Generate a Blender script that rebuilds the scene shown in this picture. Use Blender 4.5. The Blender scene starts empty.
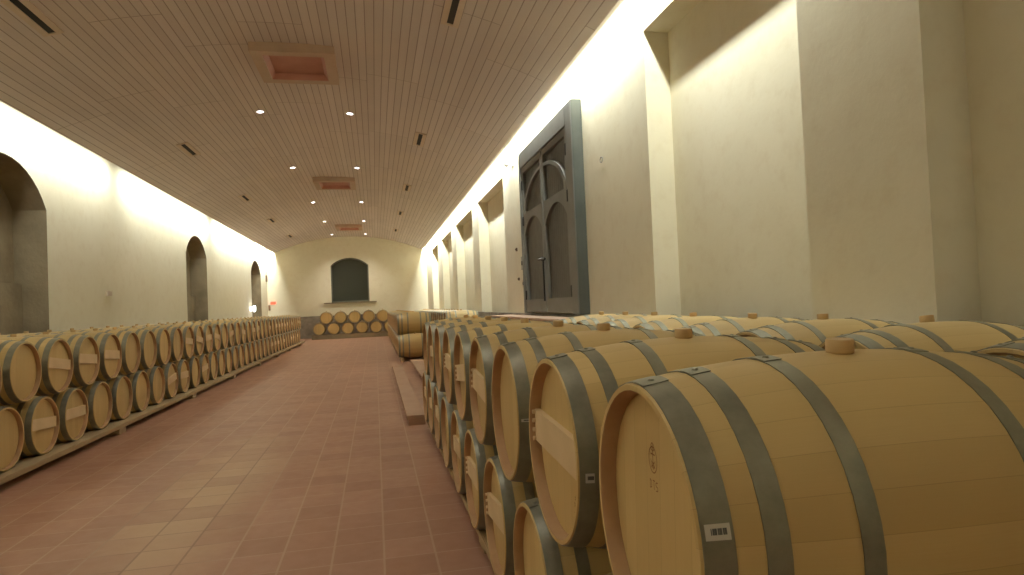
import bpy, bmesh, math, random
from mathutils import Matrix, Vector
random.seed(7)
PI = math.pi
scene = bpy.context.scene
COL = scene.collection

# ---------------------------------------------------------------- camera
CAM = Vector((0.0, 0.0, 1.52))
FPX = 642.0
def camera_axes():
    vp = (375.2, 308.8); slope = -.042
    d = Vector((vp[0]-512, vp[1]-287.5, FPX)).normalized()
    q = Vector((vp[0]+500-512, vp[1]+500*slope-287.5, FPX))
    down = d.cross(q).normalized()
    if down.y < 0: down = -down
    r = down.cross(d)
    if r.x < 0: r = -r
    # rows: camera right / image-down / forward written in world (X lateral, Y along the hall, Z up)
    right = Vector((r.x, d.x, -down.x)); dn = Vector((r.y, d.y, -down.y)); fw = Vector((r.z, d.z, -down.z))
    return right, dn, fw
RT, DN, FW = camera_axes()
cd = bpy.data.cameras.new('camera'); cam = bpy.data.objects.new('camera', cd); COL.objects.link(cam)
m = Matrix.Identity(4)
for i in range(3):
    m[i][0] = RT[i]; m[i][1] = -DN[i]; m[i][2] = -FW[i]; m[i][3] = CAM[i]
cam.matrix_world = m
cd.sensor_width = 36; cd.lens = FPX/1024*36; cd.clip_start = .02; cd.clip_end = 200
scene.camera = cam

# ---------------------------------------------------------------- world, exposure
w = bpy.data.worlds.new('world'); scene.world = w; w.use_nodes = True
w.node_tree.nodes['Background'].inputs[0].default_value = (.9, .8, .65, 1)
w.node_tree.nodes['Background'].inputs[1].default_value = .02
vs = scene.view_settings
vs.view_transform = 'Standard'; vs.look = 'None'; vs.gamma = 1; vs.use_curve_mapping = False
vs.exposure = 0.0
try:
    scene.cycles.max_bounces = 10; scene.cycles.diffuse_bounces = 7
    scene.cycles.sample_clamp_indirect = 4
    scene.cycles.caustics_reflective = False
except Exception: pass
TUBE_W = 34.0         # watts per metre of cove tube
TUBE_COL = (.96, 1.0, .89)
SPOT_W = 138.0

# ---------------------------------------------------------------- dimensions of the hall (metres)
K, KX = 1.156, 1.134                           # scale along the hall, scale across it
def kz(z): return 1.52 + (z-1.5)*KX
XR, XRB, XL = 3.06, 3.36, -5.85           # pilaster face, recess back, arched wall
YE, YN = 37.9, -4.6                            # end wall, wall behind the camera
LIPR, LIPL = 2.81, -5.40
ZLIP, RISE = 4.88, .85
XC = (LIPR+LIPL)/2; HW = (LIPR-LIPL)/2; RAD = (HW*HW+RISE*RISE)/2/RISE
def ceil_z(x): return ZLIP+RISE-RAD+math.sqrt(max(RAD*RAD-(x-XC)**2, 0))
def ceil_tilt(x): return math.asin((x-XC)/RAD)

# ---------------------------------------------------------------- materials
class NT:
    def __init__(s, name, rough=.6, metal=0.0):
        s.m = bpy.data.materials.new(name); s.m.use_nodes = True
        s.t = s.m.node_tree; s.b = s.t.nodes['Principled BSDF']
        s.b.inputs['Roughness'].default_value = rough; s.b.inputs['Metallic'].default_value = metal
    def n(s, typ, **kw):
        nd = s.t.nodes.new(typ)
        for k, v in kw.items():
            if k.startswith('i_'):
                key = k[2:]; key = int(key) if key.isdigit() else key.replace('_', ' ')
                nd.inputs[key].default_value = v
            else: setattr(nd, k, v)
        return nd
    def l(s, a, b): s.t.links.new(a, b)
    def obj(s, scale=(1,1,1), loc=(0,0,0)):
        tc = s.n('ShaderNodeTexCoord'); mp = s.n('ShaderNodeMapping')
        mp.inputs['Scale'].default_value = scale; mp.inputs['Location'].default_value = loc
        s.l(tc.outputs['Object'], mp.inputs['Vector']); return mp.outputs[0]
    def math(s, op, a, b=None, clamp=False):
        nd = s.n('ShaderNodeMath', operation=op); nd.use_clamp = clamp
        for i, v in enumerate((a, b)):
            if v is None: continue
            if isinstance(v, (int, float)): nd.inputs[i].default_value = v
            else: s.l(v, nd.inputs[i])
        return nd.outputs[0]
    def noise(s, vec, scale, detail=4, rough=.55):
        nd = s.n('ShaderNodeTexNoise', i_Scale=scale, i_Detail=detail, i_Roughness=rough)
        s.l(vec, nd.inputs['Vector']); return nd.outputs['Fac']
    def ramp(s, fac, stops):
        r = s.n('ShaderNodeValToRGB'); e = r.color_ramp.elements
        while len(e) < len(stops): e.new(.5)
        for i, (p, c) in enumerate(stops):
            e[i].position = p; e[i].color = (*c, 1)
        s.l(fac, r.inputs[0]); return r.outputs[0]
    def mix(s, fac, a, b, mode='MIX'):
        nd = s.n('ShaderNodeMix', data_type='RGBA', blend_type=mode)
        for k, v in ((0, fac), (6, a), (7, b)):
            if isinstance(v, (int, float)): nd.inputs[k].default_value = v
            elif isinstance(v, tuple): nd.inputs[k].default_value = (*v, 1)
            else: s.l(v, nd.inputs[k])
        return nd.outputs[2]
    def color(s, c):
        if isinstance(c, tuple): s.b.inputs['Base Color'].default_value = (*c, 1)
        else: s.l(c, s.b.inputs['Base Color'])
    def bump(s, h, strength=.3, dist=.01):
        b = s.n('ShaderNodeBump', i_Strength=strength, i_Distance=dist)
        s.l(h, b.inputs['Height']); s.l(b.outputs[0], s.b.inputs['Normal'])

def mottled(name, c1, c2, scale=3, rough=.8, bump=.25, bscale=30, dist=.006, metal=0):
    t = NT(name, rough, metal); v = t.obj()
    f = t.noise(v, scale, 6)
    t.color(t.ramp(f, [(.3, c1), (.7, c2)]))
    if bump: t.bump(t.noise(v, bscale, 5), bump, dist)
    return t.m
def plain(name, c, rough=.5, metal=0.0, emit=0, ecol=None):
    t = NT(name, rough, metal); t.color(c)
    if emit:
        t.b.inputs['Emission Color'].default_value = (*(ecol or c), 1); t.b.inputs['Emission Strength'].default_value = emit
    return t.m

def plaster():
    t = NT('cream plaster', .85); v = t.obj()
    big = t.noise(v, .55, 5, .6); small = t.noise(v, 5, 6, .65)
    c = t.ramp(big, [(.35, (.74, .69, .53)), (.65, (.79, .74, .59))])
    c = t.mix(t.math('MULTIPLY', t.ramp(small, [(.5, (0, 0, 0)), (.8, (1, 1, 1))]), .35), c, (.60, .50, .33))
    t.color(c)
    h = t.math('ADD', t.noise(v, 3.5, 7, .62), t.math('MULTIPLY', t.noise(v, 22, 4), .3))
    t.bump(h, .22, .015)
    return t.m
def oak(head=False):
    t = NT('oak head' if head else 'oak staves', .55)
    tc = t.n('ShaderNodeTexCoord'); sp = t.n('ShaderNodeSeparateXYZ'); t.l(tc.outputs['Object'], sp.inputs[0])
    z = t.math('SUBTRACT', sp.outputs[2], .345)
    if head:
        u = t.math('MULTIPLY', sp.outputs[1], 1/.075)
        u = t.math('ADD', u, 20.37)
        gv = t.obj((4, 40, 3))
    else:
        ang = t.math('ARCTAN2', sp.outputs[1], z)
        u = t.math('MULTIPLY', t.math('ADD', ang, PI), 28/(2*PI))
        cb = t.n('ShaderNodeCombineXYZ'); t.l(sp.outputs[0], cb.inputs[0]); t.l(t.math('MULTIPLY', ang, 5.0), cb.inputs[1])
        mp = t.n('ShaderNodeMapping'); mp.inputs['Scale'].default_value = (2.2, 8, 1); t.l(cb.outputs[0], mp.inputs[0]); gv = mp.outputs[0]
    idx = t.math('FLOOR', u); fr = t.math('FRACT', u)
    edge = t.math('LESS_THAN', t.math('MINIMUM', fr, t.math('SUBTRACT', 1.0, fr)), .012 if head else .009)
    oi = t.n('ShaderNodeObjectInfo')
    wn = t.n('ShaderNodeTexWhiteNoise', noise_dimensions='2D'); cb2 = t.n('ShaderNodeCombineXYZ')
    t.l(idx, cb2.inputs[0]); t.l(oi.outputs['Random'], cb2.inputs[1]); t.l(cb2.outputs[0], wn.inputs['Vector'])
    base = t.ramp(wn.outputs['Value'], [(0, (.55, .41, .18)), (1, (.63, .485, .225))])
    g = t.noise(gv, 3, 6, .6)
    c = t.mix(t.math('MULTIPLY', g, .5), base, (.50, .34, .13))
    rnd = t.ramp(oi.outputs['Random'], [(0, (.90, .88, .86)), (1, (1.08, 1.06, 1.02))])
    c = t.mix(1.0, c, rnd, 'MULTIPLY')
    c = t.mix(t.math('MULTIPLY', edge, .28), c, (.20, .11, .04))
    t.color(c)
    t.bump(t.math('SUBTRACT', t.math('MULTIPLY', g, .3), t.math('MULTIPLY', edge, .6)), .2, .002)
    return t.m
def galvanised():
    t = NT('galvanised hoop', .42, .55); v = t.obj()
    f = t.noise(v, 9, 6, .7)
    t.color(t.ramp(f, [(.3, (.21, .205, .155)), (.7, (.32, .31, .235))]))
    t.l(t.math('ADD', t.math('MULTIPLY', f, .25), .33), t.b.inputs['Roughness'])
    return t.m
def tiles():
    t = NT('terracotta tile', .4); v = t.obj((1/.31, 1/.31, 1))
    sp = t.n('ShaderNodeSeparateXYZ'); t.l(v, sp.inputs[0])
    x, y = sp.outputs[0], sp.outputs[1]
    cb = t.n('ShaderNodeCombineXYZ'); t.l(t.math('FLOOR', x), cb.inputs[0]); t.l(t.math('FLOOR', y), cb.inputs[1])
    wn = t.n('ShaderNodeTexWhiteNoise', noise_dimensions='2D'); t.l(cb.outputs[0], wn.inputs['Vector'])
    def near(a, wd):
        f = t.math('FRACT', a); return t.math('LESS_THAN', t.math('MINIMUM', f, t.math('SUBTRACT', 1.0, f)), wd)
    grout = t.math('MAXIMUM', near(x, .022), near(y, .016))
    o = t.obj()
    big = t.noise(o, .45, 4, .6); fine = t.noise(o, 8, 6, .65)
    c = t.ramp(wn.outputs['Value'], [(0, (.37, .195, .13)), (.5, (.42, .23, .155)), (1, (.47, .27, .19))])
    c = t.mix(t.math('MULTIPLY', fine, .45), c, (.28, .15, .10))
    # paler tiles in a long patch along the middle of the aisle
    mp = t.obj((1.5, .28, 1), (2.15, -1.7, 0))
    ln = t.n('ShaderNodeVectorMath', operation='LENGTH'); t.l(mp, ln.inputs[0])
    near_spot = t.math('SUBTRACT', 1.0, t.math('MULTIPLY', ln.outputs['Value'], 1.15), True)
    paleness = t.math('MULTIPLY', near_spot, t.math('ADD', t.math('MULTIPLY', wn.outputs['Value'], .9), .45), True)
    c = t.mix(paleness, c, (.54, .38, .24))
    c = t.mix(t.math('MULTIPLY', t.ramp(big, [(.45, (0, 0, 0)), (.7, (1, 1, 1))]), .3), c, (.38, .19, .12))
    c = t.mix(t.math('MULTIPLY', grout, .6), c, t.mix(t.math('MULTIPLY', near_spot, 2.5, True), (.50, .36, .26), (.20, .11, .07)))
    t.color(c)
    t.l(t.math('ADD', t.math('MULTIPLY', fine, .25), .28), t.b.inputs['Roughness'])
    t.bump(t.math('ADD', t.math('MULTIPLY', grout, -1.0), t.math('MULTIPLY', fine, .3)), .2, .004)
    return t.m
def planks():
    t = NT('limed ceiling boards', .6); v = t.obj()
    sp = t.n('ShaderNodeSeparateXYZ'); t.l(v, sp.inputs[0])
    x = t.math('MULTIPLY', sp.outputs[0], 1/.128)
    i = t.math('FLOOR', x); f = t.math('FRACT', x)
    groove = t.math('LESS_THAN', t.math('MINIMUM', f, t.math('SUBTRACT', 1.0, f)), .055)
    wn = t.n('ShaderNodeTexWhiteNoise', noise_dimensions='1D'); t.l(i, wn.inputs['W'])
    # board ends: groups of boards share a butt joint
    grp = t.n('ShaderNodeTexWhiteNoise', noise_dimensions='1D'); t.l(t.math('FLOOR', t.math('MULTIPLY', x, 1/7.0)), grp.inputs['W'])
    yy = t.math('ADD', t.math('MULTIPLY', sp.outputs[1], 1/3.7), t.math('MULTIPLY', grp.outputs['Value'], 5.0))
    fy = t.math('FRACT', yy)
    butt = t.math('LESS_THAN', fy, .004)
    wb = t.n('ShaderNodeTexWhiteNoise', noise_dimensions='2D'); cb = t.n('ShaderNodeCombineXYZ')
    t.l(i, cb.inputs[0]); t.l(t.math('FLOOR', yy), cb.inputs[1]); t.l(cb.outputs[0], wb.inputs['Vector'])
    g = t.noise(t.obj((14, .8, 1)), 2.0, 6, .6); st = t.noise(v, .8, 5, .6)
    c = t.ramp(wb.outputs['Value'], [(0, (.57, .50, .48)), (.5, (.61, .54, .52)), (1, (.66, .59, .57))])
    c = t.mix(t.math('MULTIPLY', g, .4), c, (.52, .43, .36))
    c = t.mix(t.math('MULTIPLY', t.ramp(st, [(.4, (0, 0, 0)), (.7, (1, 1, 1))]), .45), c, (.68, .60, .52))
    gr = t.math('MAXIMUM', groove, butt)
    c = t.mix(t.math('MULTIPLY', gr, .6), c, (.14, .075, .045))
    t.color(c); t.bump(t.math('MULTIPLY', gr, -1.0), .5, .006)
    return t.m

M = dict(
    plaster=plaster(), staves=oak(), head=oak(True), hoop=galvanised(), tile=tiles(), plank=planks(),
    bar=mottled('pale crossbar oak', (.66, .51, .29), (.74, .58, .36), 6, .6, .1),
    croze=mottled('inner rim oak', (.36, .21, .10), (.46, .29, .15), 7, .7, .15),
    bung=mottled('tan bung', (.50, .33, .14), (.58, .40, .19), 8, .5, 0),
    stone=mottled('brown niche stone', (.20, .155, .095), (.33, .265, .17), 1.6, .9, .6, 12, .02),
    dado=mottled('grey base stone', (.17, .15, .125), (.34, .30, .25), 2.5, .9, .7, 9, .03),
    beam=mottled('pink beam wood', (.40, .25, .17), (.48, .32, .22), 3, .7, .2),
    rail=mottled('tan beam wood', (.36, .26, .14), (.44, .33, .19), 3, .7, .2),
    door=mottled('grey green door paint', (.15, .15, .14), (.19, .19, .178), 3, .55, .15, 20, .004),
    doordark=mottled('dark door slats', (.10, .098, .09), (.13, .127, .118), 6, .6, .1),
    sidestrip=mottled('dark green side strip', (.055, .062, .052), (.08, .088, .075), 3, .6, .1),
    iron=plain('black iron', (.02, .02, .02), .5, .6),
    vent=plain('dark vent slot', (.012, .010, .008), .7),
    ventf=mottled('beige vent frame', (.58, .47, .36), (.66, .54, .43), 4, .6, 0),
    acf=mottled('limed grille frame', (.46, .33, .235), (.52, .38, .28), 3, .6, .1),
    acg=mottled('pink grille', (.40, .17, .12), (.48, .23, .17), 3, .5, 0),
    white=plain('white enamel', (.8, .8, .76), .4),
    grey=plain('grey plastic', (.35, .33, .30), .5),
    lens=plain('lit downlight lens', (1, 1, 1), .3, 0, 14, (1.0, .93, 1.0)),
    tube=plain('lit cove tube', (1, 1, 1), .3, 0, 10, TUBE_COL),
    lamp=plain('lit emergency lamp', (1, 1, 1), .3, 0, 12, (.92, 1, 1)),
    red=plain('lit red sign', (1, .1, .06), .4, 0, 1.6, (1, .07, .03)),
    signdark=plain('brown plate', (.16, .09, .05), .6),
    glass=plain('dark window glass', (.032, .035, .027), .12),
    winframe=mottled('window frame', (.10, .10, .08), (.13, .13, .10), 5, .5, 0),
    paper=plain('paper label', (.62, .60, .54), .7),
    ink=plain('label ink', (.12, .12, .11), .7),
    stamp=plain('burnt stamp', (.30, .15, .055), .7),
    shadow=plain('dark head joint', (.08, .05, .025), .8),
)

# ---------------------------------------------------------------- helpers
def link(name, bm_or_me, mats, parent=None, smooth=False):
    if isinstance(bm_or_me, bmesh.types.BMesh):
        me = bpy.data.meshes.new(name); bm_or_me.to_mesh(me); bm_or_me.free()
        for mt in (mats if isinstance(mats, (list, tuple)) else [mats]): me.materials.append(mt)
        if smooth:
            for p in me.polygons: p.use_smooth = True
    else: me = bm_or_me
    o = bpy.data.objects.new(name, me); COL.objects.link(o)
    if parent: o.parent = parent
    return o
def tag(o, label, cat, group=None):
    o['label'] = label; o['category'] = cat
    if group: o['group'] = group
    return o
def thing(name, label, cat, loc=(0, 0, 0), rot=(0, 0, 0), group=None):
    o = bpy.data.objects.new(name, None); COL.objects.link(o); o.location = loc; o.rotation_euler = rot
    o.empty_display_size = .1
    return tag(o, label, cat, group)
def struct(name, bm, mats, parent=None, smooth=False):
    o = link(name, bm, mats, parent, smooth)
    if not parent: o['kind'] = 'structure'
    return o
def box(bm, x0, x1, y0, y1, z0, z1, mi=0, bev=0):
    vs_ = [bm.verts.new(p) for p in ((x0,y0,z0),(x1,y0,z0),(x1,y1,z0),(x0,y1,z0),(x0,y0,z1),(x1,y0,z1),(x1,y1,z1),(x0,y1,z1))]
    fs = []
    for q in ((0,3,2,1),(4,5,6,7),(0,1,5,4),(1,2,6,5),(2,3,7,6),(3,0,4,7)):
        f = bm.faces.new([vs_[i] for i in q]); f.material_index = mi; fs.append(f)
    if bev:
        es = {e for f in fs for e in f.edges}
        bmesh.ops.bevel(bm, geom=list(es), offset=bev, segments=2, affect='EDGES')
    return bm
def bx(*a, **k):
    bm = bmesh.new(); return box(bm, *a, **k)
def cyl(bm, p0, p1, r0, r1=None, seg=24, mi=0):
    r1 = r0 if r1 is None else r1
    p0 = Vector(p0); p1 = Vector(p1); ax = (p1-p0).normalized()
    a = ax.orthogonal().normalized(); b = ax.cross(a)
    A = [bm.verts.new(p0+(a*math.cos(2*PI*i/seg)+b*math.sin(2*PI*i/seg))*r0) for i in range(seg)]
    B = [bm.verts.new(p1+(a*math.cos(2*PI*i/seg)+b*math.sin(2*PI*i/seg))*r1) for i in range(seg)]
    for i in range(seg):
        f = bm.faces.new((A[i], A[(i+1) % seg], B[(i+1) % seg], B[i])); f.material_index = mi
    bm.faces.new(A[::-1]).material_index = mi; bm.faces.new(B).material_index = mi
    return bm
def fix(bm):
    bmesh.ops.recalc_face_normals(bm, faces=bm.faces); return bm
def prism(bm, pts, axis, a0, a1, mi=0, side_mi=None):
    """outline pts in the plane across axis ('x': pts are (y,z); 'y': (x,z)), extruded from a0 to a1"""
    def P(p, a): return (a, p[0], p[1]) if axis == 'x' else (p[0], a, p[1])
    A = [bm.verts.new(P(p, a0)) for p in pts]; B = [bm.verts.new(P(p, a1)) for p in pts]
    n = len(pts)
    f0 = bm.faces.new(A); f1 = bm.faces.new(B[::-1]); f0.material_index = f1.material_index = mi
    for i in range(n):
        f = bm.faces.new((A[i], B[i], B[(i+1) % n], A[(i+1) % n]))
        f.material_index = mi if side_mi is None else side_mi(i)
    return bm
def arch_pts(y0, y1, zs, za, n=14):
    """from (y0,zs) over the crown (mid,za) to (y1,zs), a segmental arch"""
    h = (y1-y0)/2; r = za-zs; R = (h*h+r*r)/2/r; c = (y0+y1)/2; a = math.asin(h/R)
    return [(c+R*math.sin(t), za-R+R*math.cos(t)) for t in [-a+2*a*i/n for i in range(n+1)]]

# ---------------------------------------------------------------- setting
struct('floor', fix(bx(XL-.8, XRB+.2, YN-.1, YE+.4, -.12, 0)), M['tile'])
# arched wall (niches are notches in its outline)
ZW = 6.15
arches = [(9.45, 11.82, 3.32, 3.97), (19.72, 22.02, 3.32, 3.90), (29.5, 31.9, 3.32, 3.88)]
pts = [(YN, 0)]; marks = []
for (y0, y1, zs, za) in arches:
    y0 *= K*.973; y1 *= K*.973; zs = kz(zs); za = kz(za)
    s = len(pts); pts.append((y0, 0)); pts += arch_pts(y0, y1, zs, za); pts.append((y1, 0)); marks.append((s, len(pts)-1))
pts += [(YE, 0), (YE, ZW), (YN, ZW)]
bm = bmesh.new()
prism(bm, pts, 'x', XL, XL-.55, 0, lambda i: 1 if any(a <= i < b for a, b in marks) else 0)
box(bm, XL-.75, XL-.55, YN, YE, 0, ZW, 1)
for k_, (y0, y1, zs, za) in enumerate(arches):
    box(bm, XL-.549, XL-.42, y0*K*.973+.002, y1*K*.973-.002, 0, 2.24, 1)
struct('wall_left', fix(bm), [M['plaster'], M['stone']])
# door wall with recesses
rec = [(-3.6, -.9), (.2, 2.605), (3.505, 5.77), (12.83, 16.1), (17.15, 20.72), (22.0, 25.2), (26.75, 29.8)]
pts = [(YN, 0)]
ZR = kz(4.14)
for a, b in rec: pts += [(a*K, 0), (a*K, ZR), (b*K, ZR), (b*K, 0)]
pts += [(YE, 0), (YE, ZW), (YN, ZW)]
bm = bmesh.new(); prism(bm, pts, 'x', XR, XRB); box(bm, XRB, XRB+.15, YN, YE, 0, ZW)
struct('wall_right', fix(bm), M['plaster'])
# end wall with the arched window opening
wx0, wx1, wz0, wzs, wza = -2.41, -.30, kz(1.9), kz(3.76), kz(4.14)
cx = (wx0+wx1)/2; ap = arch_pts(wx0, wx1, wzs, wza, 16)
bm = bmesh.new()
lp = [(XL, 0), (cx, 0), (cx, wz0), (wx0, wz0)] + ap[:9] + [(cx, ZW), (XL, ZW)]
rp = [(cx, 0), (XRB, 0), (XRB, ZW), (cx, ZW)] + ap[8:] + [(wx1, wz0), (cx, wz0)]
prism(bm, lp, 'y', YE, YE+.3); prism(bm, rp, 'y', YE, YE+.3)
struct('wall_back', fix(bm), M['plaster'])
struct('wall_front', fix(bx(XL, XRB, YN-.15, YN, 0, ZW)), M['plaster'])
# window
win = bpy.data.objects.new('window_1', None); COL.objects.link(win); win['kind'] = 'structure'
bm = bmesh.new(); prism(bm, [(wx0-.03, wz0-.03), (wx1+.03, wz0-.03), (wx1+.03, wzs)] + ap[::-1] + [(wx0-.03, wzs)], 'y', YE+.22, YE+.24)
link('window_pane', fix(bm), M['glass'], win)
bm = bmesh.new()
inner = arch_pts(wx0+.07, wx1-.07, wzs-.02, wza-.07, 16)
for i in range(16):
    prism(bm, [ap[i], ap[i+1], inner[i+1], inner[i]], 'y', YE+.16, YE+.22)
box(bm, wx0, wx0+.07, YE+.16, YE+.22, wz0, wzs-.01); box(bm, wx1-.07, wx1, YE+.16, YE+.22, wz0, wzs-.01)
box(bm, wx0, wx1, YE+.16, YE+.22, wz0, wz0+.08)
link('window_frame', fix(bm), M['winframe'], win)
bm = bx(wx0-.42, wx1+.40, YE-.10, YE+.16, wz0-.06, wz0+.0, bev=.012); link('window_sill', fix(bm), M['stone'], win)
# vaulted ceiling
bm = bmesh.new(); N = 56; TH = .05
th = [-math.asin(HW/RAD)+2*math.asin(HW/RAD)*i/N for i in range(N+1)]
pb = [(XC+RAD*math.sin(t), ZLIP+RISE-RAD+RAD*math.cos(t)) for t in th]
pt_ = [(XC+(RAD+TH)*math.sin(t), ZLIP+RISE-RAD+(RAD+TH)*math.cos(t)) for t in th]
prism(bm, pb + pt_[::-1], 'y', YN, YE)
struct('ceiling', fix(bm), M['plank'])
struct('trim_1', fix(bx(XL-.8, XRB+.2, YN-.1, YE+.4, ZW, ZW+.12)), M['plaster'])        # roof slab closing the coves
bm = bmesh.new()
pi_ = [(XC+(RAD-.13)*math.sin(t), ZLIP+RISE-RAD+(RAD-.13)*math.cos(t)) for t in th]
prism(bm, [(p[0], p[1]) for p in pb] + pi_[::-1], 'y', YE-.07, YE)
struct('trim_2', fix(bm), M['plaster'])                                                  # moulding over the end wall
# rough stone footing along the walls
dx = XR-.085
bm = bx(dx, XR, YN, YE, 0, 1.30, bev=.01); struct('baseboard_right', fix(bm), M['dado'])
bm = bx(XL, XL+.085, YN, YE, 0, 1.28, bev=.01); struct('baseboard_left', fix(bm), M['dado'])
bm = bx(XL+.085, dx, YE-.14, YE, 0, 1.24, bev=.01); struct('baseboard_back', fix(bm), M['dado'])

# ---------------------------------------------------------------- big door
dX = 2.89; y0, y1 = 7.72*K, 10.74*K; z0, z1 = 1.312, kz(4.10)
door = bpy.data.objects.new('door_1', None); COL.objects.link(door); door['kind'] = 'structure'
fw = .30; zt = kz(3.83); ym = (y0+y1)/2
bm = bmesh.new()
box(bm, dX, XR, y0, y0+fw, z0, z1, bev=.008); box(bm, dX, XR, y1-.14, y1, z0, z1, bev=.008)
box(bm, dX, XR, y0+fw, y1-.14, zt, z1, bev=.008)
link('door_frame', fix(bm), M['door'], door)
link('door_side_strip', fix(bx(dX+.012, XR, y0-.014, y0-.0005, z0, z1, bev=.004)), M['sidestrip'], door)  # thin strip in darker green over the frame's near side face
la, lb = y0+fw+.006, y1-.146
ym = (la+lb)/2
leafs = ((la, ym-.006, 1), (ym+.006, lb, -1))
zs_lo = kz(2.66); za_lo = kz(2.91); zs_hi = kz(2.98); za_hi = kz(3.50)
for (a, b, sgn) in leafs:
    lf = bpy.data.objects.new('door_leaf', None); COL.objects.link(lf); lf.parent = door
    bm = bmesh.new()
    # slatted backing
    n = 13
    for i in range(n):
        ya = a+.02+(b-a-.04)*i/n; box(bm, dX+.075, dX+.095, ya+.006, ya+(b-a-.04)/n-.004, z0+.04, zt-.04)
    box(bm, dX+.095, dX+.11, a, b, z0+.02, zt-.01)
    link('slat_panel', fix(bm), M['doordark'], lf)
    bm = bmesh.new(); s = .12
    box(bm, dX+.02, dX+.08, a, a+s, z0+.02, zt-.01); box(bm, dX+.02, dX+.08, b-s, b, z0+.02, zt-.01)
    box(bm, dX+.02, dX+.08, a+s, b-s, z0+.02, z0+.26); box(bm, dX+.02, dX+.08, a+s, b-s, zt-.12, zt-.01)
    link('stile', fix(bm), M['door'], lf)
    # lower panel: rail whose underside is a segmental arch
    lo = arch_pts(a+s, b-s, zs_lo, za_lo, 12)
    bm = bmesh.new()
    for i in range(12):
        prism(bm, [lo[i], lo[i+1], (lo[i+1][0], za_lo+.13), (lo[i][0], za_lo+.13)], 'x', dX+.02, dX+.08)
    link('arched_rail', fix(bm), M['door'], lf)
    # quarter of the large arch that spans both leaves
    R0 = (lb-la)/2-.10; R1 = R0-.11; zc = za_lo+.10; ry = (za_hi+.12-zc)/R0
    bm = bmesh.new(); nq = 14
    for i in range(nq):
        t0, t1 = PI/2*i/nq, PI/2*(i+1)/nq
        q = [(ym-sgn*R*math.cos(t)*1.0-sgn*.0, zc+R*math.sin(t)*ry) for R, t in ((R0, t0), (R0, t1), (R1, t1), (R1, t0))]
        prism(bm, q, 'x', dX+.014, dX+.078)
    link('arch_moulding', fix(bm), M['door'], lf)
    bm = bmesh.new(); yh = a+.03 if sgn == 1 else b-.03
    for zz in (z0+.35, kz(2.9), zt-.35): box(bm, dX+.0, dX+.03, yh-.03, yh+.03, zz-.09, zz+.09, bev=.006)
    link('hinge', fix(bm), M['iron'], lf)
bm = bx(dX+.008, dX+.03, ym-.022, ym+.022, z0+.03, zt-.02, bev=.006); link('door_astragal', fix(bm), M['door'], door)
bm = bmesh.new()
box(bm, dX-.03, dX-.003, ym-.02, ym+.02, 1.53, 2.29, bev=.006)
cyl(bm, (dX-.045, ym-.22, 2.25), (dX-.045, ym+.2, 2.27), .018); cyl(bm, (dX-.05, ym, 2.26), (dX+.02, ym, 2.26), .03)
link('door_latch', fix(bm), M['iron'], door)
o = link('threshold_plank', fix(bx(dX-.42, dx-.003, 7.3*K, 12.2*K, 1.21, 1.265, bev=.01)), M['beam'])
tag(o, 'long reddish brown plank ledge below the tall dark door', 'plank')
for yy in (7.6*K, 9.3*K, 11.9*K):
    link('bracket_leg', fix(bx(dX-.36, dx-.004, yy-.06, yy+.06, 0, 1.21)), M['beam'], o)

# ---------------------------------------------------------------- lighting in the coves
def cove(side, segs):
    for j, (ya, yb) in enumerate(segs):
        lipx = LIPR if side > 0 else LIPL
        xx = lipx + side*.03; ln = yb-ya
        t = thing('cove_light', f"{ORD[j]} glowing fluorescent batten from the camera end, hidden in the cove of the {'door' if side>0 else 'arched'} wall",
                  'lamp', (xx, (ya+yb)/2, ZLIP+.0), group='cove lights above the %s wall' % ('door' if side > 0 else 'arched'))
        box_ = bx(-side*.11-.035, -side*.11+.035, -ln/2, ln/2, .05, .12, bev=.004)
        link('batten_housing', fix(box_), M['white'], t)
        bm = bmesh.new(); cyl(bm, (-side*.055, -ln/2+.02, .16), (-side*.055, ln/2-.02, .16), .013, seg=10)
        link('tube', fix(bm), M['tube'], t, True)
        for e in (-1, 1):
            bm = bmesh.new(); box(bm, -side*.11-.03, -side*.11+.075, e*(ln/2)-.012, e*(ln/2)+.012, .10, .18)
            link('end_cap', fix(bm), M['white'], t)
        ld = bpy.data.lights.new('cove_glow', 'AREA'); ld.shape = 'RECTANGLE'; ld.size = ln; ld.size_y = .04
        ld.energy = TUBE_W*ln*((.5, 1.05, 1.1, 1.05, 1.1, 2.2)[j] if side > 0 else (.5, .52, .62, .8, 2.0)[j]); ld.color = TUBE_COL
        lo_ = bpy.data.objects.new('cove_glow', ld); COL.objects.link(lo_); lo_.parent = t
        d = Vector((side*.5, 0, -.87)).normalized()
        X_ = Vector((0, 1, 0)); Z_ = -d; Y_ = Z_.cross(X_)
        mm = Matrix.Identity(4)
        for i in range(3): mm[i][0] = X_[i]; mm[i][1] = Y_[i]; mm[i][2] = Z_[i]
        mm[0][3] = 0; mm[2][3] = .115
        lo_.matrix_local = mm
_t = ['first','second','third','fourth','fifth','sixth','seventh','eighth','ninth','tenth','eleventh','twelfth','thirteenth','fourteenth','fifteenth','sixteenth','seventeenth','eighteenth','nineteenth']
ORD = list(_t) + ['twentieth'] + ['twenty-'+x for x in _t[:9]] + ['thirtieth'] + ['thirty-'+x for x in _t[:9]] + ['fortieth']
cove(1, [(-4.4, -.6), (3.1, 6.4), (6.7, 13.8), (14.1, 21.2), (21.5, 29.0), (29.3, 37.7)])  # first segment is unseen, added behind the camera to light the near end
cove(-1, [(-4.4, 7.2), (8.0, 16.1), (16.9, 25.0), (25.8, 33.9), (34.5, 37.7)])

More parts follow.
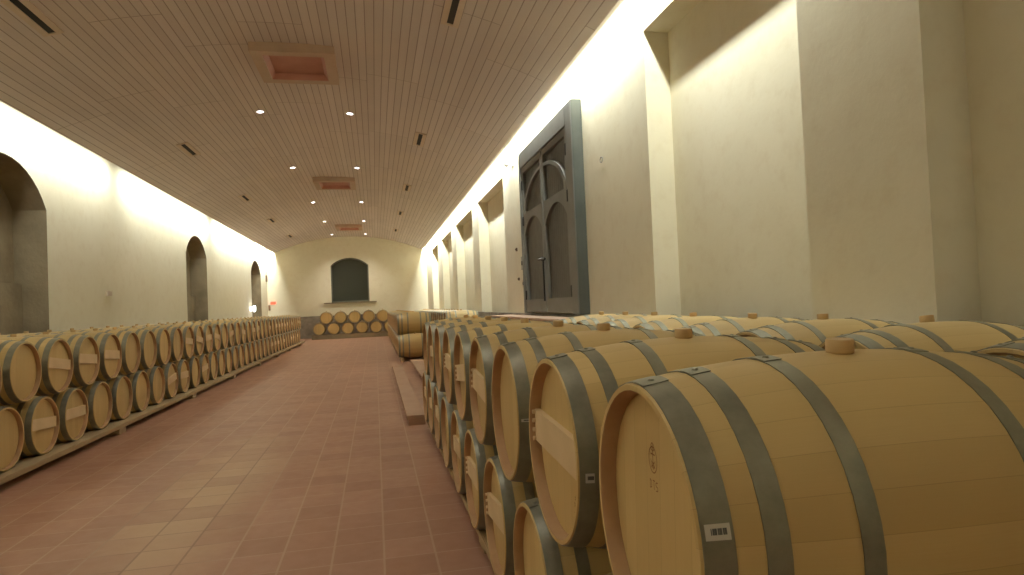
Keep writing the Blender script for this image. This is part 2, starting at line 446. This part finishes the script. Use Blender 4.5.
# ---------------------------------------------------------------- ceiling fittings
def on_ceiling(name, label, cat, x, y, group):
    t = thing(name, label, cat, (x, y, ceil_z(x)), (0, ceil_tilt(x), 0), group)
    return t
ring_bm = bmesh.new()
sg = 24
for i in range(sg):
    a0, a1 = 2*PI*i/sg, 2*PI*(i+1)/sg
    P = lambda r, a, z: ring_bm.verts.new((r*math.cos(a), r*math.sin(a), z))
    for (ra, za, rb, zb) in ((.095, -.0, .098, -.014), (.098, -.014, .063, -.012), (.063, -.012, .060, .0)):
        ring_bm.faces.new((P(ra, a0, za), P(ra, a1, za), P(rb, a1, zb), P(rb, a0, zb)))
bmesh.ops.remove_doubles(ring_bm, verts=ring_bm.verts, dist=1e-5)
ringm = bpy.data.meshes.new('trim_ring'); fix(ring_bm).to_mesh(ringm); ringm.materials.append(M['white'])
lens_bm = bmesh.new(); cyl(lens_bm, (0, 0, -.002), (0, 0, -.009), .062, seg=20); lensm = bpy.data.meshes.new('lens'); fix(lens_bm).to_mesh(lensm); lensm.materials.append(M['lens'])
for j, yb in enumerate((-2.1, 2.7, 7.3, 12.05, 16.7, 22.05, 26.8, 31.5)):  # first pair is unseen, added behind the camera to light near barrel tops
    for sx, row in ((-1.92, 'arched wall'), (-.33, 'door wall')):
        t = on_ceiling('downlight', f'round lit ceiling spot, {ORD[j]} from camera end in the line nearer the {row}', 'ceiling light', sx*KX, yb*K, 'round ceiling spots')
        link('trim_ring', ringm, None, t); link('lens', lensm, None, t)
        sd = bpy.data.lights.new('spot_glow', 'SPOT'); sd.energy = SPOT_W*(.25, .68, .8, .92, 1.05, 1.15, 1.3, 1.4)[j]; sd.spot_size = math.radians(112); sd.spot_blend = .8; sd.color = (1, .95, .84); sd.shadow_soft_size = .05
        so = bpy.data.objects.new('spot_glow', sd); COL.objects.link(so); so.parent = t; so.location = (0, 0, -.03)
def slot(x, y, label):
    t = on_ceiling('slot_vent', label, 'vent', x*KX, y*K, 'slot vents in the ceiling')
    L, W = .55, .125
    bm = bmesh.new()
    box(bm, -W, -.045, -L, L, -.02, .012); box(bm, .045, W, -L, L, -.02, .012); box(bm, -.045, .045, -L, -L+.05, -.02, .012); box(bm, -.045, .045, L-.05, L, -.02, .012)
    link('vent_frame', fix(bm), M['ventf'], t)
    link('vent_slot', fix(bx(-.045, .045, -L+.05, L-.05, -.006, .010)), M['vent'], t)
for j, y in enumerate((7.15, 12.98, 18.3, 23.2, 28.3)): slot(1.02, y, f'narrow dark slot vent in boarded ceiling, {ORD[j]} from camera end on the door side')
for j, y in enumerate((7.75, 13.7, 19.4, 24.2, 29.2)): slot(-3.57, y, f'narrow dark slot vent in boarded ceiling, {ORD[j]} from camera end on the arched wall side')
for j, (ya, yb, lab) in enumerate(((9.0, 10.25, 'large square box framed air grille with pink centre, biggest on the ceiling'), (18.0, 19.3, 'middle box framed air grille halfway down the boarded ceiling'), (28.0, 29.3, 'smallest looking box framed air grille close to the end wall'))):
    x0_, x1_ = -1.56*KX, -.43*KX; xm = (x0_+x1_)/2; hw = (x1_-x0_)/2; hl = (yb-ya)*K/2
    t = thing('ceiling_grille', lab, 'air grille', (xm, (ya+yb)/2*K, ceil_z(xm)), group='box framed ceiling grilles')
    bm = bmesh.new(); b_ = .17
    for q in ((-hw, hw, -hl, -hl+b_), (-hw, hw, hl-b_, hl), (-hw, -hw+b_, -hl+b_, hl-b_), (hw-b_, hw, -hl+b_, hl-b_)):
        box(bm, *q, -.15, .0)
    link('grille_frame', fix(bm), M['acf'], t)
    bm = bmesh.new()
    box(bm, -hw+b_, hw-b_, -hl+b_, hl-b_, -.05, -.03)
    link('grille_panel', fix(bm), M['acg'], t)
    bm = bmesh.new()
    r_ = (-hw+b_, hw-b_, -hl+b_, hl-b_)
    for (p, q) in (((r_[0], r_[2]), (r_[1], r_[2])), ((r_[1], r_[2]), (r_[1], r_[3])), ((r_[1], r_[3]), (r_[0], r_[3])), ((r_[0], r_[3]), (r_[0], r_[2]))):
        s_ = .86
        f = bm.faces.new([bm.verts.new(v) for v in ((*p, -.14), (*q, -.14), (q[0]*s_, q[1]*s_, -.052), (p[0]*s_, p[1]*s_, -.052))])
    link('grille_funnel', fix(bm), M['acg'], t)

# ---------------------------------------------------------------- barrels
RB, RC, HL = .345, .297, .488
AX = RB
def rad(x): return RB-(RB-RC)*(abs(x)/HL)**2
def lathe(bm, prof, seg=40, mi=0):
    rings = [[bm.verts.new((x, r*math.sin(2*PI*i/seg), AX+r*math.cos(2*PI*i/seg))) for i in range(seg)] for x, r in prof]
    for A, B in zip(rings, rings[1:]):
        for i in range(seg):
            f = bm.faces.new((A[i], A[(i+1) % seg], B[(i+1) % seg], B[i])); f.material_index = mi
    return rings
def mesh(name, bm, mats, smooth=True, sharp=None):
    fix(bm); me = bpy.data.meshes.new(name); bm.to_mesh(me); bm.free()
    for mt in mats: me.materials.append(mt)
    for p in me.polygons: p.use_smooth = smooth
    if smooth and hasattr(me, 'set_sharp_from_angle'): me.set_sharp_from_angle(angle=math.radians(35))
    return me
# staves: outer bulge, chime rim and the recess wall to the head groove at both ends
HR = .040
def stave_mesh(seg):
    bm = bmesh.new(); prof = []
    xs = [HL*i/9 for i in range(-9, 10)]
    prof.append((-HL+HR+.006, RC-.022)); prof.append((-HL+.010, RC-.020)); prof.append((-HL, RC-.014)); prof.append((-HL, RC-.002))
    prof += [(x, rad(x)) for x in xs[1:-1]]
    prof += [(HL, RC-.002), (HL, RC-.014), (HL-.010, RC-.020), (HL-HR-.006, RC-.022)]
    prof.insert(4, (-HL+.004, RC+.0006)); prof.insert(-4, (HL-.004, RC+.0006))
    lathe(bm, prof, seg)
    bm.faces.ensure_lookup_table(); nr = len(prof)-1
    for i, f in enumerate(bm.faces):
        if i//seg in (0, 1, nr-1, nr-2): f.material_index = 1
    return mesh('staves', bm, [M['staves'], M['croze']])
def head_mesh(side, seg):
    bm = bmesh.new(); x = side*(HL-HR); r = RC-.0225
    o = side*.003
    rr = lathe(bm, [(x-side*.012, r), (x, r), (x+o, r-.02)], seg)
    bm.faces.new(rr[-1] if side > 0 else rr[-1][::-1]); bm.faces.new(rr[0])
    return mesh('head', bm, [M['head']])
def hoop_mesh(x, wd, seg, plate=True):
    bm = bmesh.new(); t = .0028
    a, b = x-wd/2, x+wd/2
    xs = [a, a, (a*2+b)/3, (a+2*b)/3, b, b]
    pr = [(a, rad(a)+.0003), (a, rad(a)+t), (x, rad(x)+t+.0004), (b, rad(b)+t), (b, rad(b)+.0003)]
    lathe(bm, pr, seg)
    if plate:   # riveted overlap on the top of the hoop
        k = 6; span = .17
        for (u0, u1) in ((0, 1),):
            L0 = []; 
            for i in range(k+1):
                an = -span/2+span*i/k
                for xx in (a-.001, b+.001):
                    for dr in (t, t+.0018):
                        r = rad(xx)+dr; L0.append(bm.verts.new((xx, r*math.sin(an), AX+r*math.cos(an))))
            for i in range(k):
                q = L0[i*4:(i+2)*4]
                bm.faces.new((q[1], q[5], q[7], q[3])); bm.faces.new((q[0], q[4], q[5], q[1])); bm.faces.new((q[2], q[6], q[7], q[3]))
            bm.faces.new((L0[0], L0[1], L0[3], L0[2])); bm.faces.new((L0[-4], L0[-3], L0[-1], L0[-2]))
        r = rad(x)+.0042
        for an in (0,):
            c = Vector((x, r*math.sin(an), AX+r*math.cos(an))); nrm = Vector((0, math.sin(an), math.cos(an)))
            cyl(bm, c, c+nrm*.004, .0085, .005, 10)
    return mesh('hoop', bm, [M['hoop']])
HOOPS = [(-.455, .056), (-.353, .044), (-.1845, .040), (.1845, .040), (.353, .044), (.455, .056)]
def bung_mesh():
    bm = bmesh.new(); rb = RB-.004
    zz = [(.024, -.012), (.026, .0), (.030, .005), (.030, .031), (.028, .034)]
    rings = [[bm.verts.new((r*math.cos(2*PI*i/18), r*math.sin(2*PI*i/18), AX+rb+h)) for i in range(18)] for r, h in zz]
    for A, B in zip(rings, rings[1:]):
        for i in range(18): bm.faces.new((A[i], A[(i+1) % 18], B[(i+1) % 18], B[i]))
    bm.faces.new(rings[-1]); bm.faces.new(rings[0][::-1])
    return mesh('bung', bm, [M['bung']])
def bar_mesh():
    bm = bmesh.new(); h0, h1 = -.035, .080; x = -HL+HR
    r = RC-.026
    def ch(h): return math.sqrt(r*r-h*h)
    box(bm, x-.024, x-.0035, -ch(h1), ch(h1), AX+h0, AX+h1)
    return mesh('crossbar', bm, [M['bar']], False)
def dowel_mesh():
    bm = bmesh.new(); cyl(bm, (-HL+.006, 0, 0), (-HL+HR-.004, 0, 0), .008, seg=10); return mesh('dowel', bm, [M['bar']])
SEG = 44
STV, HDN, HDP = stave_mesh(SEG), head_mesh(-1, SEG), head_mesh(1, SEG)
HPS = [hoop_mesh(x, wd, SEG) for x, wd in HOOPS]; BUNG = bung_mesh(); BAR = bar_mesh(); DOW = dowel_mesh()
S2 = 24
STV2, HDN2, HDP2 = stave_mesh(S2), head_mesh(-1, S2), head_mesh(1, S2)
HPS2 = [hoop_mesh(x, wd, S2, False) for x, wd in HOOPS]
def barrel(x_head, y, zc, label, group, bar=False, roll=0.0, near=True, rz=0.0, dowels=False, hide_back=False):
    """a barrel whose aisle-side head faces -X (rz=0); x_head: the plane of that head's rim"""
    if abs(rz) < .2: loc = (x_head+HL*math.cos(rz), y+HL*math.sin(rz), zc-AX)
    elif abs(rz-PI) < .01: loc = (x_head-HL, y, zc-AX)
    else: loc = (x_head, y, zc-AX)
    t = thing('wine_barrel', label, 'barrel', loc, (0, 0, rz), group)
    # roll about the barrel's own axis
    Rm = Matrix.Translation((0, 0, AX)) @ Matrix.Rotation(roll, 4, 'X') @ Matrix.Translation((0, 0, -AX))
    def P(name, me, roll_it=True, mat=None, parent=t):
        o = bpy.data.objects.new(name, me); COL.objects.link(o); o.parent = parent
        if mat is not None: o.matrix_local = mat
        elif roll_it: o.matrix_local = Rm
        return o
    P('staves', STV if near else STV2)
    hd = P('head', HDN if near else HDN2); P('head', HDP if near else HDP2)
    for hm in (HPS if near else HPS2): P('hoop', hm)
    P('bung', BUNG)
    if bar:
        b = P('crossbar', BAR)
        if dowels:
            for hh in (-.028, .004, .038, .070):
                o = P('dowel', DOW, False, Matrix.Translation((0, math.sqrt((RC-.026)**2-.08**2)-.002, AX+hh)), b)
    return t

ZLO = .43; ZHI = 1.033; ZLR = .43; SP = .738
def row(x_head, y0, n, tier, rz, where, group, bars, near_to=16, dz=0.0, SP=.738, dow=0):
    out = []
    for i in range(n):
        y = y0+SP*i
        bar = bars[i] if i < len(bars) else (random.random() < .45)
        lab = f"{ORD[i]} oak barrel from camera end, {tier} tier, {where}"
        out.append(barrel(x_head, y, (ZHI if tier == 'top' else ZLO)+dz, lab, group, bool(bar), random.uniform(-.16, .16), y < near_to, rz, i < dow))
    return out
# --- door side, near stack (fronts at X = .48)
YNEAR = [1.329, 2.065, 2.85, 3.63, 4.42, 5.20, 5.98, 6.74, 7.50]
RU = []
looks = ['plain head stamped with small crest, barcode tag on rim hoop', 'crossbar with dowels on head, small tag on hoop', 'plain smooth head beside the crossbar ones']
for i in range(9):
    y = YNEAR[i]
    bars_ = [0, 1, 0, 1, 1, 1, 0, 1, 0]
    lab = ('largest oak barrel, closest to the camera, plain head with crest, barcode tag on its hoop' if i == 0 else f"{ORD[i]} near barrel from camera end, top tier, door side aisle, {'crossbar' if bars_[i] else 'plain'} head")
    RU.append(barrel(.548, y, ZHI, lab, 'top tier barrels of the near stack', bars_[i], [.07, .05, .03, .08, -.1, .02, .05, -.07, .1][i], True, -.0436 if i == 0 else 0, i < 6))
for i in range(9):
    y = YNEAR[i]-.385
    bars_ = [0, 0, 0, 1, 1, 1, 0, 1, 1]
    lab = f"{ORD[i]} near barrel from camera end, bottom tier, door side aisle, {'crossbar' if bars_[i] else 'plain'} head"
    barrel(.548, y, ZLR, lab, 'bottom tier barrels of the near stack', bars_[i], random.uniform(-.1, .1), True, 0, i in (3, 4))
y = YNEAR[8]+.385
barrel(.548, y, ZLR, 'last oak barrel at far end, bottom tier, near door side stack', 'bottom tier barrels of the near stack', 1, .05)
# --- second row of the near stack, against the door wall footing
XB = 1.98
row(XB, 1.70-SP, 9, 'top', 0, 'back row of near stack', 'top tier barrels of the second row, near stack', [0, 0, 1, 0, 0, 1, 0, 0, 1], 16, -.022)
row(XB, 1.70-SP*1.5, 10, 'bottom', 0, 'back row of near stack', 'bottom tier barrels of the second row, near stack', [0]*8, 16, -.022)
# --- far stack on the door side
row(.60, 19.0, 21, 'top', 0, 'aisle row, far door side stack', 'top tier barrels of the far door side stack', [], 0)
row(.60, 19.0-SP/2, 22, 'bottom', 0, 'aisle row, far door side stack', 'bottom tier barrels of the far door side stack', [], 0)
row(XB+.02, 19.0, 21, 'top', 0, 'wall row, far door side stack', 'top tier wall row barrels of the far door side stack', [0], 0)
row(XB+.02, 19.0-SP/2, 22, 'bottom', 0, 'wall row, far door side stack', 'bottom tier wall row barrels of the far door side stack', [0], 0)
# --- long stack on the arched wall side
XA = -3.46
bu = [0, 0, 1, 1, 1, 0, 0, 0, 0, 1, 1, 1]; bl = [0, 0, 1, 1, 0, 0, 0, 0, 1, 1, 0, 1]
row(XA, 7.39-SP, 35, 'top', PI, 'aisle row, arched wall stack', 'top tier barrels along the arched wall', bu, 15, .0, .732)
row(XA, 7.39-SP*1.5, 35, 'bottom', PI, 'aisle row, arched wall stack', 'bottom tier barrels along the arched wall', bl, 15, .0, .732)
row(XA-1.05, 7.39-SP*.5, 34, 'top', PI, 'wall row, arched wall stack', 'top tier wall row barrels along the arched wall', [0]*40, 0, .0, .732)
row(XA-1.05, 7.39-SP, 35, 'bottom', PI, 'wall row, arched wall stack', 'bottom tier wall row barrels along the arched wall', [0]*40, 0, .0, .732)
# --- stack across the end wall
YEH = 35.7
for i, x in enumerate((-2.34, -1.64, -.94, -.24, .46)):
    xx = -2.97+.747*i+.374
    barrel(xx, YEH+HL, 1.135, f"{ORD[i]} oak barrel from the arched wall side, top tier of the end wall stack", 'top tier barrels of the end wall stack', 0, 0, False, PI/2)
for i in range(6):
    barrel(-2.97+.747*i, YEH+HL, .545, f"{ORD[i]} oak barrel from the arched wall side, bottom tier of the end wall stack", 'bottom tier barrels of the end wall stack', 0, 0, False, PI/2)

# ---------------------------------------------------------------- details on the nearest barrels
def hoop_label(b, phi, half=.026, ang=.075, xo=-.455, name='barcode_tag'):
    """paper tag wrapped on the rim hoop, phi from the top towards the camera end"""
    bm = bmesh.new(); k = 6; dr = .0036
    def strip(x0, x1, a0, a1, dr, mi):
        c = []
        for i in range(k+1):
            a = a0+(a1-a0)*i/k
            for xx in (x0, x1):
                r = rad(xx)+dr; c.append(bm.verts.new((xx, -r*math.sin(a), AX+r*math.cos(a))))
        for i in range(k): bm.faces.new((c[2*i], c[2*i+1], c[2*i+3], c[2*i+2])).material_index = mi
    strip(xo-half, xo+half, phi-ang, phi+ang, dr, 0)
    for j in range(9):
        wv = .0016+.0012*((j*7) % 3)
        x0 = xo-half*.55+j*half*.135
        strip(x0, x0+wv, phi-ang*.45, phi+ang*.35, dr+.0006, 1)
    me = bpy.data.meshes.new(name); bm.to_mesh(me); bm.free(); me.materials.append(M['paper']); me.materials.append(M['ink'])
    o = bpy.data.objects.new(name, me); COL.objects.link(o); o.parent = b; return o
hoop_label(RU[0], math.radians(76), .022, .045)
hoop_label(RU[1], math.radians(94), .013, .045)
hoop_label(RU[2], math.radians(88), .02, .02)
def crest(b, yc, zc, s=1.0):
    """small branded crest on the head: an oval ring, an upright figure and three letters below"""
    x = -HL+HR-.0034
    bm = bmesh.new()
    def ring(cy, cz, ry, rz, wdt, n=28, a0=0, a1=2*PI):
        for i in range(n):
            t0, t1 = a0+(a1-a0)*i/n, a0+(a1-a0)*(i+1)/n
            bm.faces.new([bm.verts.new((x, cy+q*math.cos(t)*s, cz+q2*math.sin(t)*s)) for q, q2, t in ((ry, rz, t0), (ry, rz, t1), (ry-wdt, rz-wdt, t1), (ry-wdt, rz-wdt, t0))])
    def bar(y0, z0, y1, z1, wdt=.0032):
        d = Vector((y1-y0, z1-z0)); nrm = Vector((-d.y, d.x)).normalized()*wdt/2*s
        bm.faces.new([bm.verts.new((x, yc+p[0]*s, zc+p[1]*s)) for p in ((y0+nrm.x, z0+nrm.y), (y1+nrm.x, z1+nrm.y), (y1-nrm.x, z1-nrm.y), (y0-nrm.x, z0-nrm.y))])
    ring(yc, zc, .024, .030, .003)
    bar(0, -.022, 0, .034); bar(-.012, .012, .012, .012); bar(-.008, -.004, .010, -.018); bar(-.010, -.018, .008, -.004)
    ring(yc, zc-.004*s, .013, .015, .002, 18, PI*.9, PI*2.1)
    ring(yc, zc+.028*s, .010, .010, .0025, 14)
    # letters, reading left to right from the aisle (+Y is to the reader's left)
    def ch(strokes, oy):
        for (a, b_, c, d) in strokes: bar(oy-a*.012, -.066+b_*.020, oy-c*.012, -.066+d*.020, .0028)
    ch([(0,0,0,1),(0,1,.7,.8),(.7,.8,.7,.2),(.7,.2,0,0)], .022)
    ch([(0,1,1,1),(.5,1,.5,0)], .006)
    ch([(1,1,.1,.9),(.1,.9,.1,.55),(.1,.55,.9,.45),(.9,.45,.9,.1),(.9,.1,0,0)], -.010)
    fix(bm); me = bpy.data.meshes.new('head_stamp'); bm.to_mesh(me); bm.free(); me.materials.append(M['stamp'])
    o = bpy.data.objects.new('head_stamp', me); COL.objects.link(o); o.parent = b; return o
crest(RU[0], .0, AX+.13)
# small lettering burnt low on the second barrel's head
bm = bmesh.new(); x = -HL+HR-.0034
for i, (yy, zz) in enumerate(((-.135, .215), (-.130, .190), (-.125, .165), (-.118, .140))):
    for (a, b_, c, d) in ((0, 0, 0, 1), (0, 1, 1, 1), (1, 1, 1, 0)) if i % 2 else ((0, 0, 1, 0), (1, 0, 1, 1), (0, .5, 1, .5)):
        p0 = Vector((yy-a*.009, zz+b_*.014)); p1 = Vector((yy-c*.009, zz+d*.014)); dd = (p1-p0); nn = Vector((-dd.y, dd.x)).normalized()*.0012
        bm.faces.new([bm.verts.new((x, q.x, q.y)) for q in (p0+nn, p1+nn, p1-nn, p0-nn)])
link('head_stamp', fix(bm), M['stamp'], RU[1])

# ---------------------------------------------------------------- beams that carry the rows
ZB = ZLO-RC-.006
def beam(x0, x1, ya, yb, label, seg=3.5):
    o = link('barrel_beam', fix(bx(x0, x1, ya, yb, .075, ZB, bev=.006)), M['beam' if 'bare' in label else 'rail'])
    tag(o, label, 'beam', 'beams under the barrels')
    y = ya+.12
    while y < yb-.1:
        link('support_block', fix(bx(x0+.02, x1-.0, y-.11, y+.11, 0, .075)), M['beam' if 'bare' in label else 'rail'], o); y += seg
    return o
ZB = ZLO-RC-.006
def place_beams(xh, s, ya, yb, where):
    global ZB
    ZB = (ZLO-.022 if (xh == XB and ya < 5) else ZLO)-RC-.005
    a, b = sorted((xh-s*(.11 if xh < 0 else -.03), xh+s*.14)); beam(a, b, ya, yb, f'low timber beam on the tiles under the aisle ends of the {where}')
    c, d = sorted((xh+s*.80, xh+s*.98)); beam(c, d, ya, yb, f'low timber beam under the wall ends of the {where}, mostly hidden')
place_beams(.548, 1, .4, 8.3, 'near door side stack')
place_beams(XB, 1, -.1, 7.7, 'near second row by the door wall')
place_beams(.60, 1, 18.2, 34.2, 'far door side stack')
place_beams(XB+.02, 1, 18.2, 34.2, 'far second row by the door wall')
place_beams(XA, -1, 5.9, 32.3, 'long arched wall stack')
beam(.35, .585, 8.4, 15.9, 'bare pinkish timber beam lying in the gap between the two door side stacks', 1.9)
beam(.87, 1.18, 8.4, 17.4, 'second bare pinkish timber beam in the gap, nearer the door wall', 1.9)
for yy, nm in ((YEH-.08, 'front'), (YEH+.80, 'back')):
    o = link('barrel_beam', fix(bx(-3.35, 1.15, yy, yy+.2, 0, .545-RC-.005, bev=.006)), M['stone']); tag(o, f'low timber beam across the hall under the {nm} of the end wall stack', 'beam')

# ---------------------------------------------------------------- fittings on the walls
t = thing('wall_projector', 'small white cylindrical wall light on a bracket high beside the tall door', 'wall light', (XR, 11.81*K, kz(4.27)))
link('back_plate', fix(bx(-.03, -.001, -.07, .07, -.16, .10, bev=.006)), M['grey'], t)
bm = bmesh.new(); cyl(bm, (-.03, 0, .0), (-.13, 0, .0), .018); link('bracket', fix(bm), M['grey'], t)
bm = bmesh.new(); cyl(bm, (-.15, 0, -.13), (-.15, 0, .16), .06, .065); cyl(bm, (-.15, 0, .16), (-.15, 0, .19), .068, .05); link('lamp_body', fix(bm), M['ventf'], t, False)
bm = bmesh.new(); cyl(bm, (-.15, 0, -.131), (-.15, 0, -.16), .052, .04); link('lamp_lens', fix(bm), M['grey'], t)
def plate(name, lab, cat, Y, Z, hw, hh, dep, mat, grp=None):
    o = thing(name, lab, cat, (XR, Y, Z), group=grp)
    link('cover', fix(bx(-dep, -.0005, -hw, hw, -hh, hh, bev=.004)), M[mat], o)
    bm = bmesh.new(); cyl(bm, (-dep-.012, 0, 0), (-dep+.001, 0, 0), min(hw, hh)*.45, seg=12); link('button', fix(bm), M['iron'], o)
plate('wall_switch', 'upper small dark switch on the pale wall strip beyond the tall door', 'switch', 11.75*K, kz(2.52), .035, .035, .03, 'signdark', 'switches by the door')
plate('wall_switch', 'grey double switch box close to the tall door edge, above the lowest one', 'switch', 11.2*K, kz(2.22), .10, .14, .05, 'grey', 'switches by the door')
plate('wall_switch', 'lowest pale switch box near the tall door edge', 'switch', 11.2*K, kz(1.85), .10, .08, .04, 'ventf', 'switches by the door')
plate('wall_switch', 'tiny dark switch low on the pale wall strip beyond the tall door', 'switch', 11.65*K, kz(1.95), .03, .03, .03, 'signdark', 'switches by the door')
bm = bmesh.new()
for i in range(20):
    a0, a1 = 2*PI*i/20, 2*PI*(i+1)/20
    cyl(bm, (-.02, .045*math.cos(a0), .035*math.sin(a0)), (-.02, .045*math.cos(a1), .035*math.sin(a1)), .006, seg=6)
cyl(bm, (-.0, .0, .035), (-.03, 0, .035), .008, seg=8)
o = link('wall_ring', fix(bm), M['grey']); o.location = (XR, 7.03*K, kz(3.15)); tag(o, 'small metal ring fixed to the pale wall near the tall door', 'ring')
o = thing('junction_box', 'small tan junction box on the plain wall between first two arches', 'junction box', (XL, 14.2*K*.973, kz(2.02)))
link('cover', fix(bx(.0005, .05, -.12, .0, -.06, .06, bev=.004)), M['ventf'], o); link('lid', fix(bx(.0005, .04, .03, .14, -.05, .05, bev=.004)), M['ventf'], o)
t = thing('wall_sign', 'small square brown sign on arched wall beyond the last arch', 'sign', (XL, 32.6*K, kz(3.2)))
link('sign_face', fix(bx(.0005, .03, -.24, .24, -.18, .18, bev=.004)), M['signdark'], t)
t = thing('emergency_lamp', 'bright white emergency lamp glowing low in front of the last arch', 'lamp', (XL+.0, 32.93, kz(1.72)))
link('lamp_housing', fix(bx(.0005, .12, -.2, .2, -.13, .13, bev=.01)), M['white'], t)
bm = bmesh.new(); cyl(bm, (.12, 0, .0), (.19, 0, .0), .15, .13); cyl(bm, (.0, -.16, 0), (.16, -.16, 0), .10, .09); link('lamp_glass', fix(bm), M['lamp'], t)
pl = bpy.data.lights.new('lamp_glow', 'POINT'); pl.energy = 6; pl.shadow_soft_size = .12
po = bpy.data.objects.new('lamp_glow', pl); COL.objects.link(po); po.parent = t; po.location = (.32, 0, 0)
t = thing('red_sign_light', 'small glowing red light on the end wall by the last arch', 'sign light', (-4.906*KX, YE, kz(2.0)))
link('sign_box', fix(bx(-.14, .14, -.06, -.0005, -.06, .06, bev=.008)), M['red'], t)
link('sign_mount', fix(bx(-.25, -.15, -.06, -.0005, -.42, -.12, bev=.008)), M['signdark'], t)
